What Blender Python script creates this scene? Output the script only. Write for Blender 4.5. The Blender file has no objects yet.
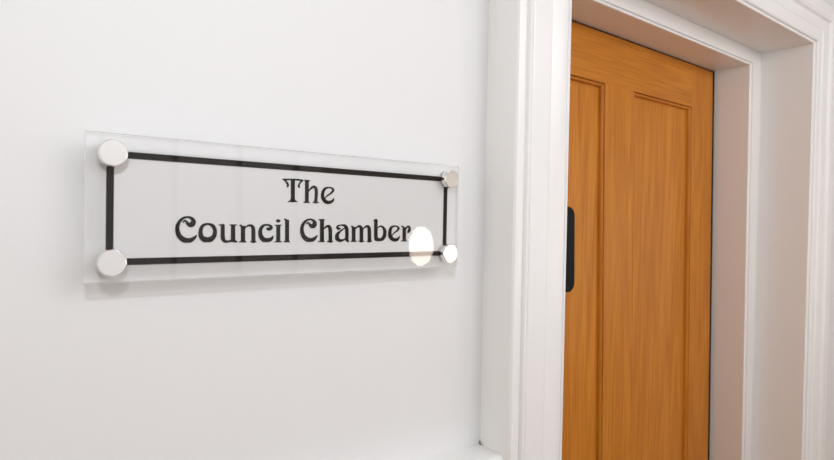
import bpy, bmesh, math
import numpy as np
from mathutils import Vector, Matrix

# ------------------------------------------------------------------ camera, world, lights, exposure
S = bpy.context.scene
COL = S.collection
EYE = 1.55
cam_data = bpy.data.cameras.new('camera')
cam_data.lens = 25.31
cam_data.sensor_width = 36.0
cam_data.sensor_fit = 'HORIZONTAL'
cam_data.clip_start = 0.02
cam_data.dof.use_dof = True
cam_data.dof.focus_distance = 0.74
cam_data.dof.aperture_fstop = 9.0
cam = bpy.data.objects.new('camera', cam_data)
COL.objects.link(cam)
ROT = Matrix(((0.785401, -0.004223, -0.618973), (-0.618718, 0.024106, -0.785243), (0.018237, 0.9997, 0.01632)))
cam.matrix_world = Matrix.Translation((0, 0, EYE)) @ ROT.to_4x4()
S.camera = cam

world = bpy.data.worlds.new('world')
S.world = world
world.use_nodes = True
world.node_tree.nodes['Background'].inputs[0].default_value = (0.9, 0.93, 1.0, 1)
world.node_tree.nodes['Background'].inputs[1].default_value = 0.05

S.view_settings.view_transform = 'Standard'
S.view_settings.look = 'None'
S.view_settings.gamma = 1.0
S.view_settings.use_curve_mapping = False
S.view_settings.exposure = 0.1


def area(name, loc, target, size, power, color, size_y=None):
    d = bpy.data.lights.new(name, 'AREA')
    d.energy = power
    d.color = color
    d.shape = 'RECTANGLE' if size_y else 'DISK'
    d.size = size
    if size_y:
        d.size_y = size_y
    o = bpy.data.objects.new(name, d)
    COL.objects.link(o)
    o.location = loc
    o.rotation_euler = (Vector(target) - Vector(loc)).to_track_quat('-Z', 'Y').to_euler()
    return o


# a ceiling lamp, the daylight screen and the camera's flash, plus three added fills
area('corridor_end_fill', (-2.15, -0.15, 1.55), (1.0, -0.15, 1.55), 1.4, 9.0, (1.0, 0.93, 0.77), 1.6)  # added fill that brightens the left-facing returns and jambs
area('daylight_screen', (0.45, -0.925, 1.55), (0.45, 1.0, 1.55), 1.45, 5.0, (0.94, 0.97, 1), 1.5)
area('camera_flash', (-0.06, -0.12, 1.94), (0.75, 0.65, 1.50), 0.08, 3.3, (0.86, 0.92, 1.0))
area('ceiling_lamp', (0.8, -0.35, 2.50), (0.8, -0.35, 0.8), 0.40, 0.8, (0.92, 0.96, 1.0))
area('opposite_fill_high', (1.50, -0.90, 2.20), (1.60, 0.6, 1.50), 1.7, 12.6, (0.95, 0.965, 1.0), 0.45)  # added fill for the recessed frame, no lamp of the corridor
area('opposite_fill_right', (2.75, -0.90, 1.45), (1.9, 0.6, 1.3), 1.1, 7.5, (0.97, 0.96, 0.95), 1.0)  # added fill from the right for the door recess, without a fixture

# ------------------------------------------------------------------ helpers

def new_mat(name):
    m = bpy.data.materials.new(name)
    m.use_nodes = True
    nt = m.node_tree
    return m, nt, nt.nodes['Principled BSDF'], nt.nodes['Material Output']


def paint(name, col, rough=0.5, bump=0.0, scale=300, spec=0.5):
    m, nt, b, out = new_mat(name)
    b.inputs['Base Color'].default_value = (*col, 1)
    b.inputs['Roughness'].default_value = rough
    b.inputs['Specular IOR Level'].default_value = spec
    tc = nt.nodes.new('ShaderNodeTexCoord')
    n = nt.nodes.new('ShaderNodeTexNoise')
    n.inputs['Scale'].default_value = scale
    n.inputs['Detail'].default_value = 4
    nt.links.new(tc.outputs['Object'], n.inputs['Vector'])
    bp = nt.nodes.new('ShaderNodeBump')
    bp.inputs['Strength'].default_value = bump
    bp.inputs['Distance'].default_value = 0.001
    nt.links.new(n.outputs['Fac'], bp.inputs['Height'])
    nt.links.new(bp.outputs['Normal'], b.inputs['Normal'])
    return m


def oak(name, horizontal=False, shift=0.0):
    m, nt, b, out = new_mat(name)
    N, L = nt.nodes, nt.links
    tc = N.new('ShaderNodeTexCoord')
    mp = N.new('ShaderNodeMapping')
    mp.inputs['Location'].default_value = (shift, shift * 0.7, shift * 1.3)
    mp.inputs['Scale'].default_value = (1.0, 6, 9) if horizontal else (9, 6, 0.8)
    L.new(tc.outputs['Object'], mp.inputs['Vector'])
    # broad flowing figure
    n1 = N.new('ShaderNodeTexNoise')
    n1.inputs['Scale'].default_value = 1.6
    n1.inputs['Detail'].default_value = 3
    n1.inputs['Distortion'].default_value = 1.2
    L.new(mp.outputs['Vector'], n1.inputs['Vector'])
    w = N.new('ShaderNodeMath'); w.operation = 'MULTIPLY'; w.inputs[1].default_value = 22
    L.new(n1.outputs['Fac'], w.inputs[0])
    sn = N.new('ShaderNodeMath'); sn.operation = 'SINE'
    L.new(w.outputs[0], sn.inputs[0])
    # fine pores
    mp2 = N.new('ShaderNodeMapping')
    mp2.inputs['Scale'].default_value = (8, 60, 260) if horizontal else (260, 60, 6)
    L.new(tc.outputs['Object'], mp2.inputs['Vector'])
    n2 = N.new('ShaderNodeTexNoise')
    n2.inputs['Scale'].default_value = 1.0
    n2.inputs['Detail'].default_value = 4
    L.new(mp2.outputs['Vector'], n2.inputs['Vector'])
    mul = N.new('ShaderNodeMath'); mul.operation = 'MULTIPLY'; mul.inputs[1].default_value = 0.085
    L.new(sn.outputs[0], mul.inputs[0])
    add = N.new('ShaderNodeMath'); add.operation = 'ADD'
    L.new(mul.outputs[0], add.inputs[0]); L.new(n2.outputs['Fac'], add.inputs[1])
    cr = N.new('ShaderNodeValToRGB')
    cr.color_ramp.elements[0].position = 0.22
    cr.color_ramp.elements[0].color = (*OAK_DARK, 1)
    cr.color_ramp.elements[1].position = 0.80
    cr.color_ramp.elements[1].color = (*OAK_LIGHT, 1)
    L.new(add.outputs[0], cr.inputs['Fac'])
    L.new(cr.outputs['Color'], b.inputs['Base Color'])
    b.inputs['Roughness'].default_value = 0.42
    b.inputs['Specular IOR Level'].default_value = 0.2
    bp = N.new('ShaderNodeBump')
    bp.inputs['Strength'].default_value = 0.15
    bp.inputs['Distance'].default_value = 0.0006
    L.new(n2.outputs['Fac'], bp.inputs['Height'])
    L.new(bp.outputs['Normal'], b.inputs['Normal'])
    return m


OAK_DARK = (0.42, 0.135, 0.012)
OAK_LIGHT = (0.64, 0.245, 0.028)


def obj(name, verts, faces, mat, parent=None, smooth=False, kind=None, sharp=28):
    me = bpy.data.meshes.new(name)
    me.from_pydata([tuple(v) for v in verts], [], faces)
    bm = bmesh.new(); bm.from_mesh(me)
    bmesh.ops.recalc_face_normals(bm, faces=bm.faces)
    bm.to_mesh(me); bm.free()
    me.materials.append(mat)
    if smooth:
        me.polygons.foreach_set('use_smooth', [True] * len(me.polygons))
        me.set_sharp_from_angle(angle=math.radians(sharp))
    o = bpy.data.objects.new(name, me)
    COL.objects.link(o)
    if parent:
        o.parent = parent
    if kind:
        o['kind'] = kind
    return o


def box_data(x0, x1, y0, y1, z0, z1, base=0):
    v = [(x, y, z) for x in (x0, x1) for y in (y0, y1) for z in (z0, z1)]
    f = [(0, 1, 3, 2), (4, 6, 7, 5), (0, 4, 5, 1), (2, 3, 7, 6), (0, 2, 6, 4), (1, 5, 7, 3)]
    return v, [tuple(i + base for i in q) for q in f]


def boxes(name, bs, mat, parent=None, kind=None, bevel=0.0):
    V, F = [], []
    for b in bs:
        v, f = box_data(*b, base=len(V))
        V += v; F += f
    o = obj(name, V, F, mat, parent, kind=kind)
    if bevel:
        md = o.modifiers.new('bevel', 'BEVEL')
        md.width = bevel; md.segments = 3; md.limit_method = 'ANGLE'
    return o


def surround(name, xl, xr, ztop, zbot, prof, mat, parent=None, kind=None, lean=lambda y: 0.0):
    """Sweep a profile up the left side, over the head and down the right side.
    prof: (offset left, offset head, offset right, y)"""
    V, F = [], []
    n = len(prof)
    K = 24                                           # steps up each side
    M = 2 * K + 2
    for st in range(M):
        for ol, oh, orr, y in prof:
            x = xl - ol if st <= K else xr + orr
            u = min(1.0, (st if st <= K else M - 1 - st) / K)
            z = zbot + (ztop + oh - zbot) * u
            x += lean(y) * (ztop - z)      # the old frame is a little out of plumb
            V.append((x, y, z))
    for st in range(M - 1):
        for i in range(n):
            j = (i + 1) % n
            F.append((st * n + i, st * n + j, (st + 1) * n + j, (st + 1) * n + i))
    F.append(tuple(range(n)))
    F.append(tuple(range((M - 1) * n, M * n)))
    return obj(name, V, F, mat, parent, smooth=True, kind=kind, sharp=12)


def lathe(name, prof, center, mat, parent=None, seg=48, origin=(0, 0, 0)):
    """Revolve (radius, y) pairs about a Y-parallel axis through center."""
    V, F = [], []
    n = len(prof)
    for k in range(seg):
        a = 2 * math.pi * k / seg
        for r, y in prof:
            V.append((center[0] - origin[0] + r * math.cos(a), y - origin[1], center[1] - origin[2] + r * math.sin(a)))
    for k in range(seg):
        k2 = (k + 1) % seg
        for i in range(n - 1):
            F.append((k * n + i, k * n + i + 1, k2 * n + i + 1, k2 * n + i))
    F.append(tuple(k * n for k in range(seg)))
    F.append(tuple(k * n + n - 1 for k in range(seg)))
    return obj(name, V, F, mat, parent, smooth=True, sharp=14)


# ------------------------------------------------------------------ materials
M_WALL = paint('wall_paint', (0.765, 0.758, 0.755), 0.6, 0.05, 500, 0.3)
M_GLOSS = paint('white_woodwork_paint', (0.825, 0.812, 0.80), 0.32, 0.03, 200)
M_CEIL = paint('ceiling_paint', (0.88, 0.88, 0.88), 0.8, 0.02)
M_CARPET = paint('brown_carpet', (0.48, 0.22, 0.065), 0.95, 0.8, 900, 0.1)
M_BLACK = paint('black_metal', (0.002, 0.002, 0.003), 0.3, 0.0, 200, 0.06)
M_GAP_SHADE = paint('gap_shade', (0.006, 0.004, 0.004), 0.9, 0, 100, 0.1)  # colour stands in for the shade in the door gap
M_INK = paint('dark_vinyl', (0.014, 0.010, 0.007), 0.5, 0.0, 100, 0.08)
M_LAMPBODY = paint('lamp_body_paint', (0.8, 0.8, 0.8), 0.4)
M_OAKV = [oak('oak_upright_grain_%d' % i, False, s) for i, s in enumerate((0.0, 3.1, 7.7))]
M_OAKH = oak('oak_level_grain', True, 1.9)

M_CHROME, nt, b, _ = new_mat('brushed_chrome')
b.inputs['Base Color'].default_value = (0.88, 0.87, 0.86, 1)
b.inputs['Metallic'].default_value = 1.0
b.inputs['Roughness'].default_value = 0.16
b = None

M_SATIN, nt, b, _ = new_mat('satin_cap_face')
b.inputs['Base Color'].default_value = (0.74, 0.72, 0.70, 1)
b.inputs['Metallic'].default_value = 1.0
b.inputs['Roughness'].default_value = 0.25


def film(name, t_fac, t_col, d_col, gloss):
    """partly clear, partly milky sheet, with a reflecting surface"""
    m = bpy.data.materials.new(name)
    m.use_nodes = True
    nt = m.node_tree; N, L = nt.nodes, nt.links
    N.remove(N['Principled BSDF'])
    out = N['Material Output']
    tr = N.new('ShaderNodeBsdfTransparent'); tr.inputs['Color'].default_value = (*t_col, 1)
    di = N.new('ShaderNodeBsdfDiffuse'); di.inputs['Color'].default_value = (*d_col, 1)
    mx = N.new('ShaderNodeMixShader'); mx.inputs['Fac'].default_value = t_fac
    L.new(di.outputs[0], mx.inputs[1]); L.new(tr.outputs[0], mx.inputs[2])
    if gloss:
        gl = N.new('ShaderNodeBsdfGlossy'); gl.inputs['Roughness'].default_value = 0.01
        fr = N.new('ShaderNodeFresnel'); fr.inputs['IOR'].default_value = 1.35
        m2 = N.new('ShaderNodeMixShader')
        ge = N.new('ShaderNodeNewGeometry')          # the sheet mirrors on its outward faces
        inv = N.new('ShaderNodeMath'); inv.operation = 'SUBTRACT'; inv.inputs[0].default_value = 1.0
        L.new(ge.outputs['Backfacing'], inv.inputs[1])
        mu = N.new('ShaderNodeMath'); mu.operation = 'MULTIPLY'
        L.new(fr.outputs[0], mu.inputs[0]); L.new(inv.outputs[0], mu.inputs[1])
        L.new(mu.outputs[0], m2.inputs['Fac'])
        L.new(mx.outputs[0], m2.inputs[1]); L.new(gl.outputs[0], m2.inputs[2])
        L.new(m2.outputs[0], out.inputs['Surface'])
    else:
        L.new(mx.outputs[0], out.inputs['Surface'])
    return m


M_ACRYLIC = film('clear_acrylic', 0.997, (0.98, 0.98, 0.98), (0.80, 0.80, 0.80), True)
M_CUT = film('sawn_acrylic_edge', 0.45, (0.97, 0.97, 0.97), (0.90, 0.90, 0.90), False)
M_FROST = film('frosted_film', 0.12, (0.95, 0.95, 0.95), (0.80, 0.788, 0.78), False)
M_EDGE = film('lightly_frosted_film', 0.50, (0.97, 0.97, 0.97), (0.92, 0.915, 0.91), False)

# ------------------------------------------------------------------ the corridor shell
XW0, XW1 = -2.2, 3.6
YB = -0.95                      # the wall across the corridor
YF = 0.63                       # the wall that carries the sign
ZC = 2.55
boxes('floor', [(XW0 - 0.1, XW1 + 0.1, YB - 0.1, 0.96, -0.1, 0.0)], M_CARPET, kind='structure')
boxes('ceiling', [(XW0 - 0.1, XW1 + 0.1, YB - 0.1, 0.96, ZC, ZC + 0.1)], M_CEIL, kind='structure')
boxes('wall_front', [(XW0, 0.733, YF, 0.86, 0, ZC), (1.75, XW1, YF, 0.86, 0, ZC), (0.733, 1.75, YF, 0.86, EYE + 0.484, ZC),
                     (0.733, 1.75, 0.86, 0.96, 0, ZC)], M_WALL, kind='structure')
boxes('wall_left', [(XW0 - 0.1, XW0, YB, 0.86, 0, ZC)], M_WALL, kind='structure')
boxes('wall_right', [(XW1, XW1 + 0.1, YB, 0.86, 0, ZC)], M_WALL, kind='structure')
boxes('wall_back', [(XW0 - 0.1, XW1 + 0.1, YB - 0.1, YB, 0, ZC)], M_WALL, kind='structure')
# glazing bars and sills of the screen opposite
ZG0, ZG1 = 0.78, 2.32
boxes('window_1', [(x - 0.005, x + 0.005, YB, YB + 0.05, ZG0, ZG1) for x in [0.598 + 0.2295 * k for k in range(-3, 3)]]
      + [(-0.30, 1.20, YB, YB + 0.055, ZG0 - 0.05, ZG0), (-0.30, 1.20, YB, YB + 0.055, ZG1, ZG1 + 0.05)], M_BLACK, kind='structure')
# dado rail along the sign wall: a broad cap with a rounded nose over a flat fascia
zt = EYE - 0.336
pr = []
for k in range(9):
    a = math.pi / 2 * k / 8
    pr.append((0.587 - 0.010 * math.sin(a), zt - 0.010 + 0.010 * math.cos(a)))
pr += [(0.577, zt - 0.020), (0.582, zt - 0.026), (0.592, zt - 0.030), (0.600, zt - 0.070), (0.612, zt - 0.090), (YF, zt - 0.095), (YF, zt)]
V = [(x, y, z) for x in (XW0, 0.6255) for y, z in pr]
n = len(pr)
F = [(i, (i + 1) % n, n + (i + 1) % n, n + i) for i in range(n)] + [tuple(range(n)), tuple(range(n, 2 * n))]
o = obj('trim_1', V, F, M_GLOSS, smooth=True, kind='structure')
chip = [(0.6262, 0.6293, zt + .0004), (0.6228, 0.6285, zt + .0004), (0.6222, 0.6260, zt + .0004), (0.6240, 0.6238, zt + .0004), (0.6262, 0.6245, zt + .0004),
        (0.6255, 0.6292, zt + .0060), (0.6230, 0.6293, zt + .0045), (0.6257, 0.6262, zt + .0035)]
obj('paint_chip', chip, [(0, 1, 2, 3, 4), (1, 0, 5, 6), (0, 4, 7, 5)], paint('chipped_patch', (0.20, 0.13, 0.06), 0.9), o)
boxes('baseboard_front', [(XW0, 0.62, 0.612, YF, 0, 0.14)], M_GLOSS, kind='structure', bevel=0.003)

# ------------------------------------------------------------------ door surround
XL, XR, ZT = 0.741, 1.742, EYE + 0.4765
prof = [
    (.009, .009, .0185, .585), (.009, .009, .0185, .5665), (.0105, .0105, .0195, .5640), (.014, .013, .0225, .5628), (.022, .021, .031, .5622),
    (.032, .031, .040, .5630), (.041, .039, .050, .5650), (.046, .043, .056, .5662), (.0475, .0445, .0585, .5648),
    (.050, .047, .062, .5640), (.086, .069, .098, .5640), (.0885, .0715, .101, .5650), (.0903, .0735, .104, .5695),
    (.0920, .0755, .107, .5650), (.0940, .0780, .110, .5615), (.0965, .081, .114, .5600), (.0990, .084, .118, .5615),
    (.1005, .086, .120, .5650), (.1018, .0875, .122, .5690), (.1032, .089, .124, .5650), (.106, .092, .128, .5640),
    (.113, .112, .158, .5645), (.117, .121, .170, .5660), (.1187, .125, .175, .5700), (.1175, .1255, .176, .612), (.1163, .125, .175, .6125), (.1155, .124, .174, YF),
    (.012, .012, .0195, YF)]
surround('trim_2', XL, XR, ZT, 0, prof, M_GLOSS, kind='structure').data.name = 'architrave'
# outer lining (first reveal)
prof = [(0, 0, 0, .5675), (.0012, .0012, .0030, .5662), (.0050, .0050, .0115, .5658), (.0062, .0062, .0140, .5675), (.0062, .0062, .0140, .5700), (.0095, .0095, .0190, .5700), (.0095, .0095, .0190, .700), (.0, .0, .0, .700)]
surround('trim_3', XL, XR, ZT, 0, prof, M_GLOSS, kind='structure')
# inner frame (the bright face set back in the opening, and the second reveal)
XL2, XR2, ZT2 = 0.811, 1.672, EYE + 0.4325
DOOR_LEAN = 0.028


def LEAN(y):
    return 0.015 + (DOOR_LEAN - 0.015) * min(1.0, (y - 0.691) / 0.093)


prof = [(0, 0, 0, .6930), (.0010, .0008, .0025, .6912), (.0045, .0045, .0095, .6908), (.0058, .0058, .0120, .6925), (.0062, .0062, .0125, .6955),
        (.0080, .0080, .0165, .6955), (.0088, .0086, .0175, .6912), (.0695, .0435, .0695, .6912), (.0695, .0435, .0695, .858), (0, 0, 0, .858), (0, 0, 0, .784)]
surround('trim_4', XL2, XR2, ZT2, 0, prof, M_GLOSS, kind='structure', lean=LEAN)
# rebate stop behind the door, near-black to put shade into the gap
prof = [(-.018, -.018, -.018, .8255), (-.0105, -.0105, -.0105, .8255), (-.0130, -.0035, -.0130, .7858), (.004, .004, .004, .7858), (.004, .004, .004, .857), (-.018, -.018, -.018, .857)]
surround('trim_5', XL2, XR2, ZT2, 0, prof, M_GAP_SHADE, kind='structure', lean=LEAN)

# ------------------------------------------------------------------ the oak door
DX0, DX1 = 0.819, 1.6585
DZ0, DZ1 = 0.006, ZT2 - 0.004
DY, DT = 0.784, 0.040
door = bpy.data.objects.new('door_1', None)
COL.objects.link(door)
door.location = (DX0, DY, 0)
door['kind'] = 'structure'
pT = EYE + 0.3165                      # top of the upper panels
pB = EYE - 0.73
qT, qB = pB - 0.20, 0.23
P1 = (0.957, 1.147)
P2 = (1.2640, 1.5430)


def dbox(name, x0, x1, z0, z1, mat, y0=0.0, y1=DT):
    return boxes(name, [(x0 - DX0, x1 - DX0, y0, y1, z0, z1)], mat, door)


dbox('stile', DX0, P1[0], DZ0, DZ1, M_OAKV[0])
dbox('stile', P2[1], DX1, DZ0, DZ1, M_OAKV[1])
dbox('rail', P1[0], P2[1], pT, DZ1, M_OAKH)
dbox('rail', P1[0], P2[1], qT, pB, M_OAKH)
dbox('rail', P1[0], P2[1], DZ0, qB, M_OAKH)
dbox('mullion', P1[1], P2[0], pB, pT, M_OAKV[2])
dbox('mullion', P1[1], P2[0], qB, qT, M_OAKV[2])
for i, (px, pz) in enumerate(((P1, (pB, pT)), (P2, (pB, pT)), (P1, (qB, qT)), (P2, (qB, qT)))):
    dbox('panel', px[0], px[1], pz[0], pz[1], M_OAKV[(i + 1) % 3], 0.0105, 0.030)
    # moulding frame: stepped ovolo round the panel
    mprof = [(-.0006, 0.0004), (-.0002, -0.0003), (0.0004, 0.0010), (0.0007, 0.0080), (0.0024, 0.0080), (0.0025, 0.0014), (0.0036, 0.0007), (0.0056, 0.0016),
             (0.0074, 0.0040), (0.0084, 0.0072), (0.0088, 0.0142), (0.0108, 0.0142), (0.0110, 0.0098), (0.0126, 0.0098), (0.0130, 0.0107),
             (0.0130, 0.0150), (-.0006, 0.0150)]
    V, F = [], []
    m = len(mprof)
    for cx, cz, sx, sz in ((px[0], pz[0], 1, 1), (px[1], pz[0], -1, 1), (px[1], pz[1], -1, -1), (px[0], pz[1], 1, -1)):
        for off, y in mprof:
            V.append((cx + sx * off - DX0, y, cz + sz * off))
    for c in range(4):
        c2 = (c + 1) % 4
        for k in range(m):
            k2 = (k + 1) % m
            F.append((c * m + k, c * m + k2, c2 * m + k2, c2 * m + k))
    obj('moulding', V, F, M_OAKV[2], door)

# black pull handle: a rounded flat bar on two short posts
hx, hz, hw, hh = 0.9195, EYE - 0.051, 0.0195, 0.083
V, F = [], []
prof2 = []
for cx, cz, a0 in ((hx + hw - .0185, hz + hh - .0185, 0), (hx - hw + .0185, hz + hh - .0185, 90), (hx - hw + .0185, hz - hh + .0185, 180), (hx + hw - .0185, hz - hh + .0185, 270)):
    for k in range(9):
        a = math.radians(a0 + 90 * k / 8)
        prof2.append((cx, cz, math.cos(a), math.sin(a)))
n = len(prof2)
for y, r in ((.708, .0170), (.7088, .0182), (.7102, .0187), (.718, .0187)):
    for cx, cz, c, s in prof2:
        V.append((cx + r * c - DX0, y - DY, cz + r * s))
for l in range(3):
    for k in range(n):
        k2 = (k + 1) % n
        F.append((l * n + k, l * n + k2, (l + 1) * n + k2, (l + 1) * n + k))
F.append(tuple(range(n))); F.append(tuple(range(3 * n, 4 * n)))
handle = obj('handle', V, F, M_BLACK, door, smooth=True)
handle['label'] = 'black rounded pull handle'
for dz in (-0.055, 0.055):
    lathe('handle_post', [(0.006, -0.067), (0.006, -0.003), (0.010, -0.003), (0.010, -0.0002)], (hx - DX0, hz + dz), M_BLACK, handle, seg=24)

for part in door.children_recursive:
    for v in part.data.vertices:
        v.co.x += DOOR_LEAN * (DZ1 - v.co.z)

# ------------------------------------------------------------------ the sign
SX, SY, SZ = 0.318, 0.600, EYE + 0.006
sign = bpy.data.objects.new('wall_sign', None)
COL.objects.link(sign)
sign.location = (SX, YF, SZ)
sign['label'] = 'clear acrylic name plate reading The Council Chamber on four metal standoffs'
sign['category'] = 'sign'


def loc(x, y, z):
    return (x - SX, y - YF, z - SZ)


def sbox(name, bs, mat, bevel=0.0):
    out = []
    for x0, x1, y0, y1, z0, z1 in bs:
        out.append((x0 - SX, x1 - SX, y0 - YF, y1 - YF, z0 - SZ, z1 - SZ))
    return boxes(name, out, mat, sign, bevel=bevel)


PX0, PX1, PZ0, PZ1 = 0.0918, 0.5445, EYE - 0.0632, EYE + 0.0755
panel = sbox('acrylic_panel', [(PX0, PX1, SY, SY + 0.005, PZ0, PZ1)], M_ACRYLIC)
panel.data.materials.append(M_CUT)
for p in panel.data.polygons:
    if abs(p.normal.y) < 0.5:
        p.material_index = 1
BX0, BX1, BZ0, BZ1, BW = 0.1131, 0.5256, EYE - 0.0441, EYE + 0.0567, 0.0032
sbox('frosted_backing', [(BX0, BX1, 0.6058, 0.6061, BZ0, BZ1)], M_FROST)
_o = [(PX0 + .0004, PZ0 + .0004), (PX1 - .0004, PZ0 + .0004), (PX1 - .0004, PZ1 - .0004), (PX0 + .0004, PZ1 - .0004)]
_i = [(BX0, BZ0), (BX1, BZ0), (BX1, BZ1), (BX0, BZ1)]
obj('edge_backing', [loc(x, 0.6059, z) for x, z in _o + _i], [(k, (k + 1) % 4, 4 + (k + 1) % 4, 4 + k) for k in range(4)], M_EDGE, sign)
sbox('border', [(BX0 - BW, BX0 + BW, .6052, .6056, BZ0 - BW, BZ1 + BW), (BX1 - BW, BX1 + BW, .6052, .6056, BZ0 - BW, BZ1 + BW),
                (BX0 + BW, BX1 - BW, .6052, .6056, BZ0 - BW, BZ0 + BW), (BX0 + BW, BX1 - BW, .6052, .6056, BZ1 - BW, BZ1 + BW)], M_INK)
for cx in (BX0, BX1):
    for cz in (BZ0, BZ1):
        so = lathe('standoff', [(0.0105, YF), (0.0105, 0.6068), (0.0112, 0.6066), (0.0112, 0.6062)], (cx, cz), M_CHROME, sign, origin=(SX, YF, SZ))
        cp = lathe('cap', [(0.0122, 0.5999), (0.0126, 0.5994), (0.0126, 0.5932), (0.0120, 0.5922), (0.0116, 0.5920)], (cx, cz), M_CHROME, so, origin=(SX, YF, SZ))
        cp.data.materials.append(M_SATIN)
        for p in cp.data.polygons:
            if len(p.vertices) > 8 and p.center.y < 0.5925 - YF:
                p.material_index = 1


def smooth_path(pts, sub=6):
    if len(pts) < 3:
        return pts
    out = []
    closed = pts[0][:2] == pts[-1][:2]
    P = pts[:-1] if closed else pts
    n = len(P)
    segs = n if closed else n - 1
    for i in range(segs):
        g = (lambda k: P[k % n]) if closed else (lambda k: P[min(max(k, 0), n - 1)])
        p0, p1, p2, p3 = g(i - 1), g(i), g(i + 1), g(i + 2)
        for s in range(sub):
            t = s / sub
            out.append(tuple(0.5 * ((2 * p1[c]) + (-p0[c] + p2[c]) * t + (2 * p0[c] - 5 * p1[c] + 4 * p2[c] - p3[c]) * t * t
                             + (-p0[c] + 3 * p1[c] - 3 * p2[c] + p3[c]) * t ** 3) for c in range(3)))
    out.append(pts[-1])
    return out


def letter(kx, strokes):
    """flat cut-vinyl letter: contour of the union of brush strokes of varying width (marching squares)"""
    segs, rects = [], []
    for st in strokes:
        pts = [(x * 1e-4 / kx, z * 1e-4, w * 0.5e-4) for x, z, w in st]
        if len(pts) == 2:
            rects.append(pts)
        else:
            pts = smooth_path(pts)
            segs += list(zip(pts, pts[1:]))
    allp = [p for q in segs + rects for p in q]
    m = 0.0022
    x0, x1 = min(p[0] for p in allp) - m, max(p[0] for p in allp) + m
    z0, z1 = min(p[1] for p in allp) - m, max(p[1] for p in allp) + m
    h = 0.00022
    X, Z = np.meshgrid(np.arange(x0, x1, h), np.arange(z0, z1, h), indexing='ij')
    D = np.full(X.shape, 1.0)
    for (ax, az, ar), (bx, bz, br) in segs:
        ux, uz = bx - ax, bz - az
        l2 = ux * ux + uz * uz + 1e-14
        t = np.clip(((X - ax) * ux + (Z - az) * uz) / l2, 0, 1)
        D = np.minimum(D, np.hypot(X - ax - t * ux, Z - az - t * uz) - (ar + (br - ar) * t))
    for (ax, az, ar), (bx, bz, br) in rects:
        ux, uz = bx - ax, bz - az
        ln = math.hypot(ux, uz)
        t = ((X - ax) * ux + (Z - az) * uz) / ln
        n = np.abs((X - ax) * uz - (Z - az) * ux) / ln
        D = np.minimum(D, np.maximum(n - (ar + (br - ar) * np.clip(t / ln, 0, 1)), np.abs(t - ln / 2) - ln / 2))
    V, F, index = [], [], {}

    def vert(key, x, z):
        if key not in index:
            index[key] = len(V)
            V.append((x * kx - SX, 0.6054 - YF, z + EYE - SZ))
        return index[key]
    inside = D < 0
    ni, nj = D.shape
    for i in range(ni - 1):
        for j in range(nj - 1):
            c = [(i, j), (i + 1, j), (i + 1, j + 1), (i, j + 1)]
            ins = [inside[q] for q in c]
            if not any(ins):
                continue
            f = []
            for k in range(4):
                p, q = c[k], c[(k + 1) % 4]
                if ins[k]:
                    f.append(vert(p, X[p], Z[p]))
                if ins[k] != ins[(k + 1) % 4]:
                    lo, hi = min(p, q), max(p, q)
                    t = D[lo] / (D[lo] - D[hi])
                    f.append(vert((lo, hi), X[lo] + t * (X[hi] - X[lo]), Z[lo] + t * (Z[hi] - Z[lo])))
            if len(f) > 2:
                F.append(tuple(f))
    return obj('letter', V, F, M_INK, sign)

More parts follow.
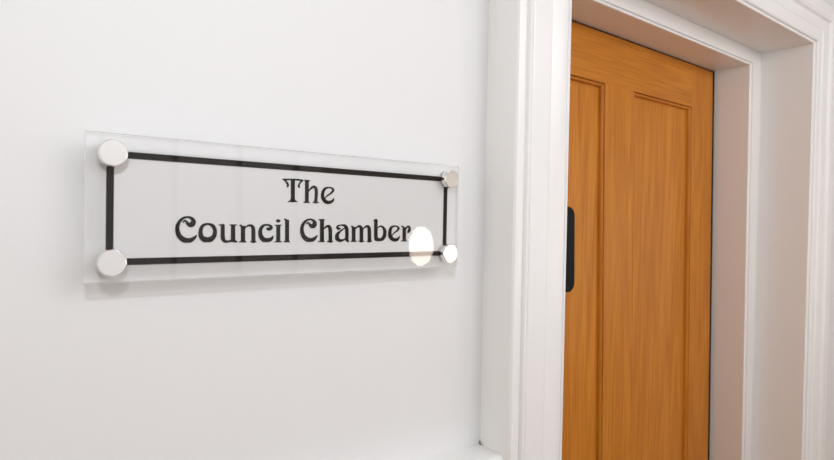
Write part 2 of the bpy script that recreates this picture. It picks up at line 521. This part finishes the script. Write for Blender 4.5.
LETTERS = [
    ('T', 1.094, [[(2861.9,430.5,14.2), (2889.4,429.0,20.3), (2983.7,435.5,18.4), (3079.8,433.8,20.7), (3108.4,429.2,12.4)], [(2880.7,424.5,20.3), (2907.5,398.5,22.4), (2923.4,375.9,22.4), (2921.4,357.5,22.4), (2910.5,346.7,8.1)], [(3093.6,424.2,20.7), (3071.2,400.2,18.6), (3058.0,375.7,20.6), (3058.3,358.2,22.7), (3074.3,350.7,8.3)], [(2982.7,426.2,47.1), (2985.2,202.7,45.1)], [(2928.6,183.3,12.2), (2959.6,193.6,22.5), (2984.1,202.7,51.3), (3010.0,195.3,22.6), (3038.4,187.1,12.4)]]),
    ('h', 1.117, [[(3158.0,427.8,43.7), (3160.9,188.1,43.8)], [(3123.3,434.2,14.5), (3199.8,432.2,14.6)], [(3118.3,183.5,14.5), (3199.3,184.2,14.7)], [(3180.8,312.1,10.4), (3208.2,344.7,23.0), (3247.7,366.6,29.4), (3274.1,344.7,37.9), (3280.9,292.4,37.9), (3274.3,191.9,37.9)], [(3234.4,186.4,14.7), (3317.2,187.0,14.8)]]),
    ('e', 1.140, [[(3388.3,232.0,10.6), (3424.0,269.7,17.1), (3472.3,300.6,21.4), (3503.5,337.4,27.9), (3483.4,362.3,21.5), (3434.4,366.3,19.2), (3388.7,347.0,29.8), (3363.1,295.9,38.2), (3369.0,237.7,42.5), (3408.3,198.6,44.8), (3459.5,193.9,38.6), (3498.4,214.6,28.0), (3512.7,240.9,12.9)]]),
    ('C', 0.974, [[(1794.3,-58.6,15.7), (1805.5,-44.7,17.6), (1822.7,-50.4,17.7), (1834.4,-69.9,31.4), (1858.6,-88.3,43.4), (1884.4,-75.2,57.3), (1893.8,-48.4,45.5), (1874.2,-21.1,31.6), (1838.5,-7.9,21.6), (1797.6,-17.4,23.5), (1763.0,-47.3,31.2), (1740.0,-96.2,38.9), (1740.7,-152.7,44.8), (1763.8,-206.3,50.8), (1807.7,-238.8,54.9), (1855.6,-244.0,49.3), (1894.0,-226.5,37.6), (1915.1,-206.7,23.8), (1925.6,-189.9,9.9)]]),
    ('o', 0.995, [[(2036.6,-75.6,22.1), (2090.0,-96.2,38.3), (2112.9,-149.6,42.5), (2096.5,-210.3,50.5), (2038.7,-242.3,60.3), (1979.8,-214.9,51.9), (1965.3,-154.1,41.9), (1985.3,-97.1,33.9), (2036.6,-75.6,22.1)]]),
    ('u', 1.017, [[(2155.8,-83.5,12.2), (2176.3,-86.3,18.3), (2192.0,-102.5,36.7)], [(2192.9,-92.3,42.8), (2194.0,-182.0,42.9), (2198.7,-228.0,42.9), (2214.5,-251.6,34.8), (2240.6,-257.9,26.7), (2266.5,-249.9,14.4), (2308.2,-228.5,9.3)], [(2302.9,-83.8,45.3), (2305.2,-253.8,47.4)], [(2264.2,-83.2,12.3), (2344.1,-82.4,12.4)], [(2266.5,-261.8,12.3), (2291.5,-249.6,26.8), (2321.0,-254.0,28.9), (2346.5,-261.4,14.5)]]),
    ('n', 1.038, [[(2411.4,-90.1,45.8), (2413.7,-256.8,45.9)], [(2371.7,-83.2,12.4), (2395.4,-92.3,24.9)], [(2371.0,-261.6,13.5), (2451.6,-262.3,13.6)], [(2429.0,-119.1,10.4), (2457.9,-92.8,18.8), (2495.9,-86.2,27.3), (2521.4,-108.1,40.0), (2527.5,-150.2,44.2), (2529.0,-255.5,44.3)], [(2490.7,-262.6,13.7), (2563.3,-263.2,13.8)]]),
    ('c', 1.061, [[(2686.7,-121.9,27.8), (2711.7,-123.9,38.6), (2732.0,-104.5,34.4), (2708.8,-83.2,25.7), (2670.2,-78.2,21.4), (2632.1,-93.5,31.9), (2606.0,-139.3,40.3), (2611.3,-197.7,48.9), (2645.5,-240.4,53.3), (2693.1,-246.1,49.3), (2733.9,-232.4,36.6), (2751.9,-205.5,17.2)]]),
    ('i', 1.074, [[(2800.0,-32.7,28.1), (2812.7,-32.5,36.8), (2825.5,-32.3,28.2)], [(2814.7,-86.6,45.5), (2817.4,-259.9,45.5)], [(2774.1,-81.5,12.9), (2854.3,-80.8,13.0)], [(2773.5,-263.9,14.0), (2859.5,-264.6,14.1)]]),
    ('l', 1.084, [[(2919.3,-17.9,45.9), (2923.1,-258.5,46.0)], [(2881.4,-13.0,15.2), (2912.1,-15.8,19.7)], [(2880.6,-264.7,14.2), (2957.7,-265.4,14.3)]]),
    ('C', 1.114, [[(3162.5,-61.3,15.8), (3174.3,-47.3,17.8), (3192.3,-53.0,17.8), (3204.5,-72.6,31.7), (3229.8,-91.2,43.7), (3256.8,-78.0,57.7), (3266.6,-51.0,45.8), (3246.0,-23.5,31.8), (3208.7,-10.2,21.8), (3166.0,-19.8,23.7), (3129.8,-49.9,31.4), (3105.8,-99.2,39.2), (3106.5,-156.0,45.1), (3130.7,-210.0,51.1), (3176.6,-242.8,55.3), (3226.6,-248.0,49.7), (3266.7,-230.4,37.9), (3288.8,-210.5,24.0), (3299.8,-193.5,10.0)]]),
    ('h', 1.135, [[(3359.3,-18.3,47.9), (3363.5,-260.1,48.0)], [(3315.6,-12.1,14.8), (3395.3,-10.9,14.9)], [(3312.3,-265.4,14.8), (3399.8,-266.1,14.9)], [(3384.4,-123.1,11.4), (3412.4,-95.4,22.9), (3447.4,-86.0,32.2), (3467.6,-113.4,43.8), (3473.9,-171.0,43.8), (3475.5,-260.9,43.8)], [(3431.1,-266.4,14.9), (3512.5,-267.0,15.0)]]),
    ('a', 1.158, [[(3611.2,-112.6,11.7), (3583.0,-115.1,32.6), (3563.9,-96.6,25.6), (3586.3,-77.8,18.6), (3629.3,-72.8,18.7), (3670.1,-79.4,32.8), (3695.3,-112.1,42.3), (3702.1,-182.6,42.4), (3700.5,-241.4,42.4), (3720.2,-267.5,23.6)], [(3681.5,-102.8,11.7), (3647.8,-119.4,16.4), (3603.8,-149.9,23.3), (3569.6,-184.9,41.9), (3565.0,-226.7,51.2), (3600.4,-254.9,39.7), (3643.5,-252.8,25.8), (3684.0,-235.5,16.4)]]),
    ('m', 1.185, [[(3794.0,-89.9,45.0), (3797.3,-260.4,45.0)], [(3755.1,-84.3,14.2), (3785.7,-89.9,23.7)], [(3755.8,-266.0,14.2), (3844.9,-266.7,14.3)], [(3816.8,-118.1,11.9), (3847.1,-91.8,21.4), (3880.7,-84.4,31.0), (3903.8,-110.5,43.0), (3907.8,-170.3,45.5), (3909.6,-261.2,45.5)], [(3867.3,-266.9,14.3), (3952.4,-267.5,14.4)], [(3929.5,-120.0,12.0), (3960.3,-92.2,21.6), (3996.0,-83.5,31.3), (4018.2,-109.9,43.5), (4023.7,-170.2,45.9), (4027.0,-262.1,45.9)], [(3986.8,-267.8,14.5), (4067.8,-268.4,14.6)]]),
    ('b', 1.213, [[(4118.1,-11.9,43.8), (4122.4,-218.9,46.3), (4143.5,-243.4,46.4), (4182.1,-250.9,39.2), (4226.5,-236.4,44.3), (4255.5,-188.5,46.8), (4254.4,-135.6,41.9), (4226.5,-93.9,29.5), (4184.5,-80.7,19.6), (4146.5,-104.2,12.2)], [(4077.1,-11.3,14.5), (4115.2,-11.9,19.5)]]),
    ('e', 1.238, [[(4362.0,-204.8,11.2), (4398.0,-167.5,16.2), (4446.8,-137.4,22.5), (4471.1,-107.2,30.1), (4448.8,-83.6,22.5), (4402.2,-77.7,19.9), (4356.6,-96.7,34.8), (4334.9,-151.4,42.2), (4342.3,-209.7,49.7), (4384.4,-247.2,47.3), (4440.1,-252.5,42.6), (4473.8,-230.1,27.6), (4487.3,-207.6,12.6)]]),
    ('r', 1.256, [[(4561.7,-89.0,45.5), (4565.6,-263.4,45.5)], [(4511.1,-79.3,15.1), (4552.1,-86.5,25.2)], [(4512.1,-268.0,15.1), (4613.4,-268.8,15.2)], [(4586.2,-121.7,12.7), (4606.1,-88.7,22.8), (4631.5,-80.9,27.9), (4649.7,-106.2,33.1), (4639.2,-138.0,38.1), (4623.6,-157.1,22.9)]]),
]
for nm, kx, st in LETTERS:
    letter(kx, st)

# ------------------------------------------------------------------ oval wall lamp across the corridor (seen mirrored in the plate)
M_GLOW, nt, b, _ = new_mat('lit_opal_glass')
b.inputs['Base Color'].default_value = (0.9, 0.88, 0.85, 1)
b.inputs['Emission Color'].default_value = (1.0, 0.85, 0.70, 1)
b.inputs['Emission Strength'].default_value = 25.0
lx, lz, ra, rb = 1.706, EYE - 0.120, 0.068, 0.092
lamp = bpy.data.objects.new('wall_lamp', None)
COL.objects.link(lamp)
lamp.location = (lx, YB, lz)
lamp['label'] = 'small oval opal wall lamp glowing warm white, mirrored over the plate lettering'
lamp['category'] = 'lamp'


def oval(name, layers, mat):
    V, F = [], []
    sg = 40
    for s, y in layers:
        for k in range(sg):
            a = 2 * math.pi * k / sg
            V.append((ra * s * math.cos(a), y, rb * s * math.sin(a)))
    for l in range(len(layers) - 1):
        for k in range(sg):
            F.append((l * sg + k, l * sg + (k + 1) % sg, (l + 1) * sg + (k + 1) % sg, (l + 1) * sg + k))
    F.append(tuple(range(sg))); F.append(tuple(range((len(layers) - 1) * sg, len(layers) * sg)))
    return obj(name, V, F, mat, lamp, smooth=True)


oval('base_plate', [(1.06, 0.0), (1.06, 0.010), (1.0, 0.014)], M_LAMPBODY)
oval('lamp_shade', [(0.99, 0.0142), (1.0, 0.020), (0.95, 0.032), (0.80, 0.040), (0.5, 0.044), (0.2, 0.045)], M_GLOW)
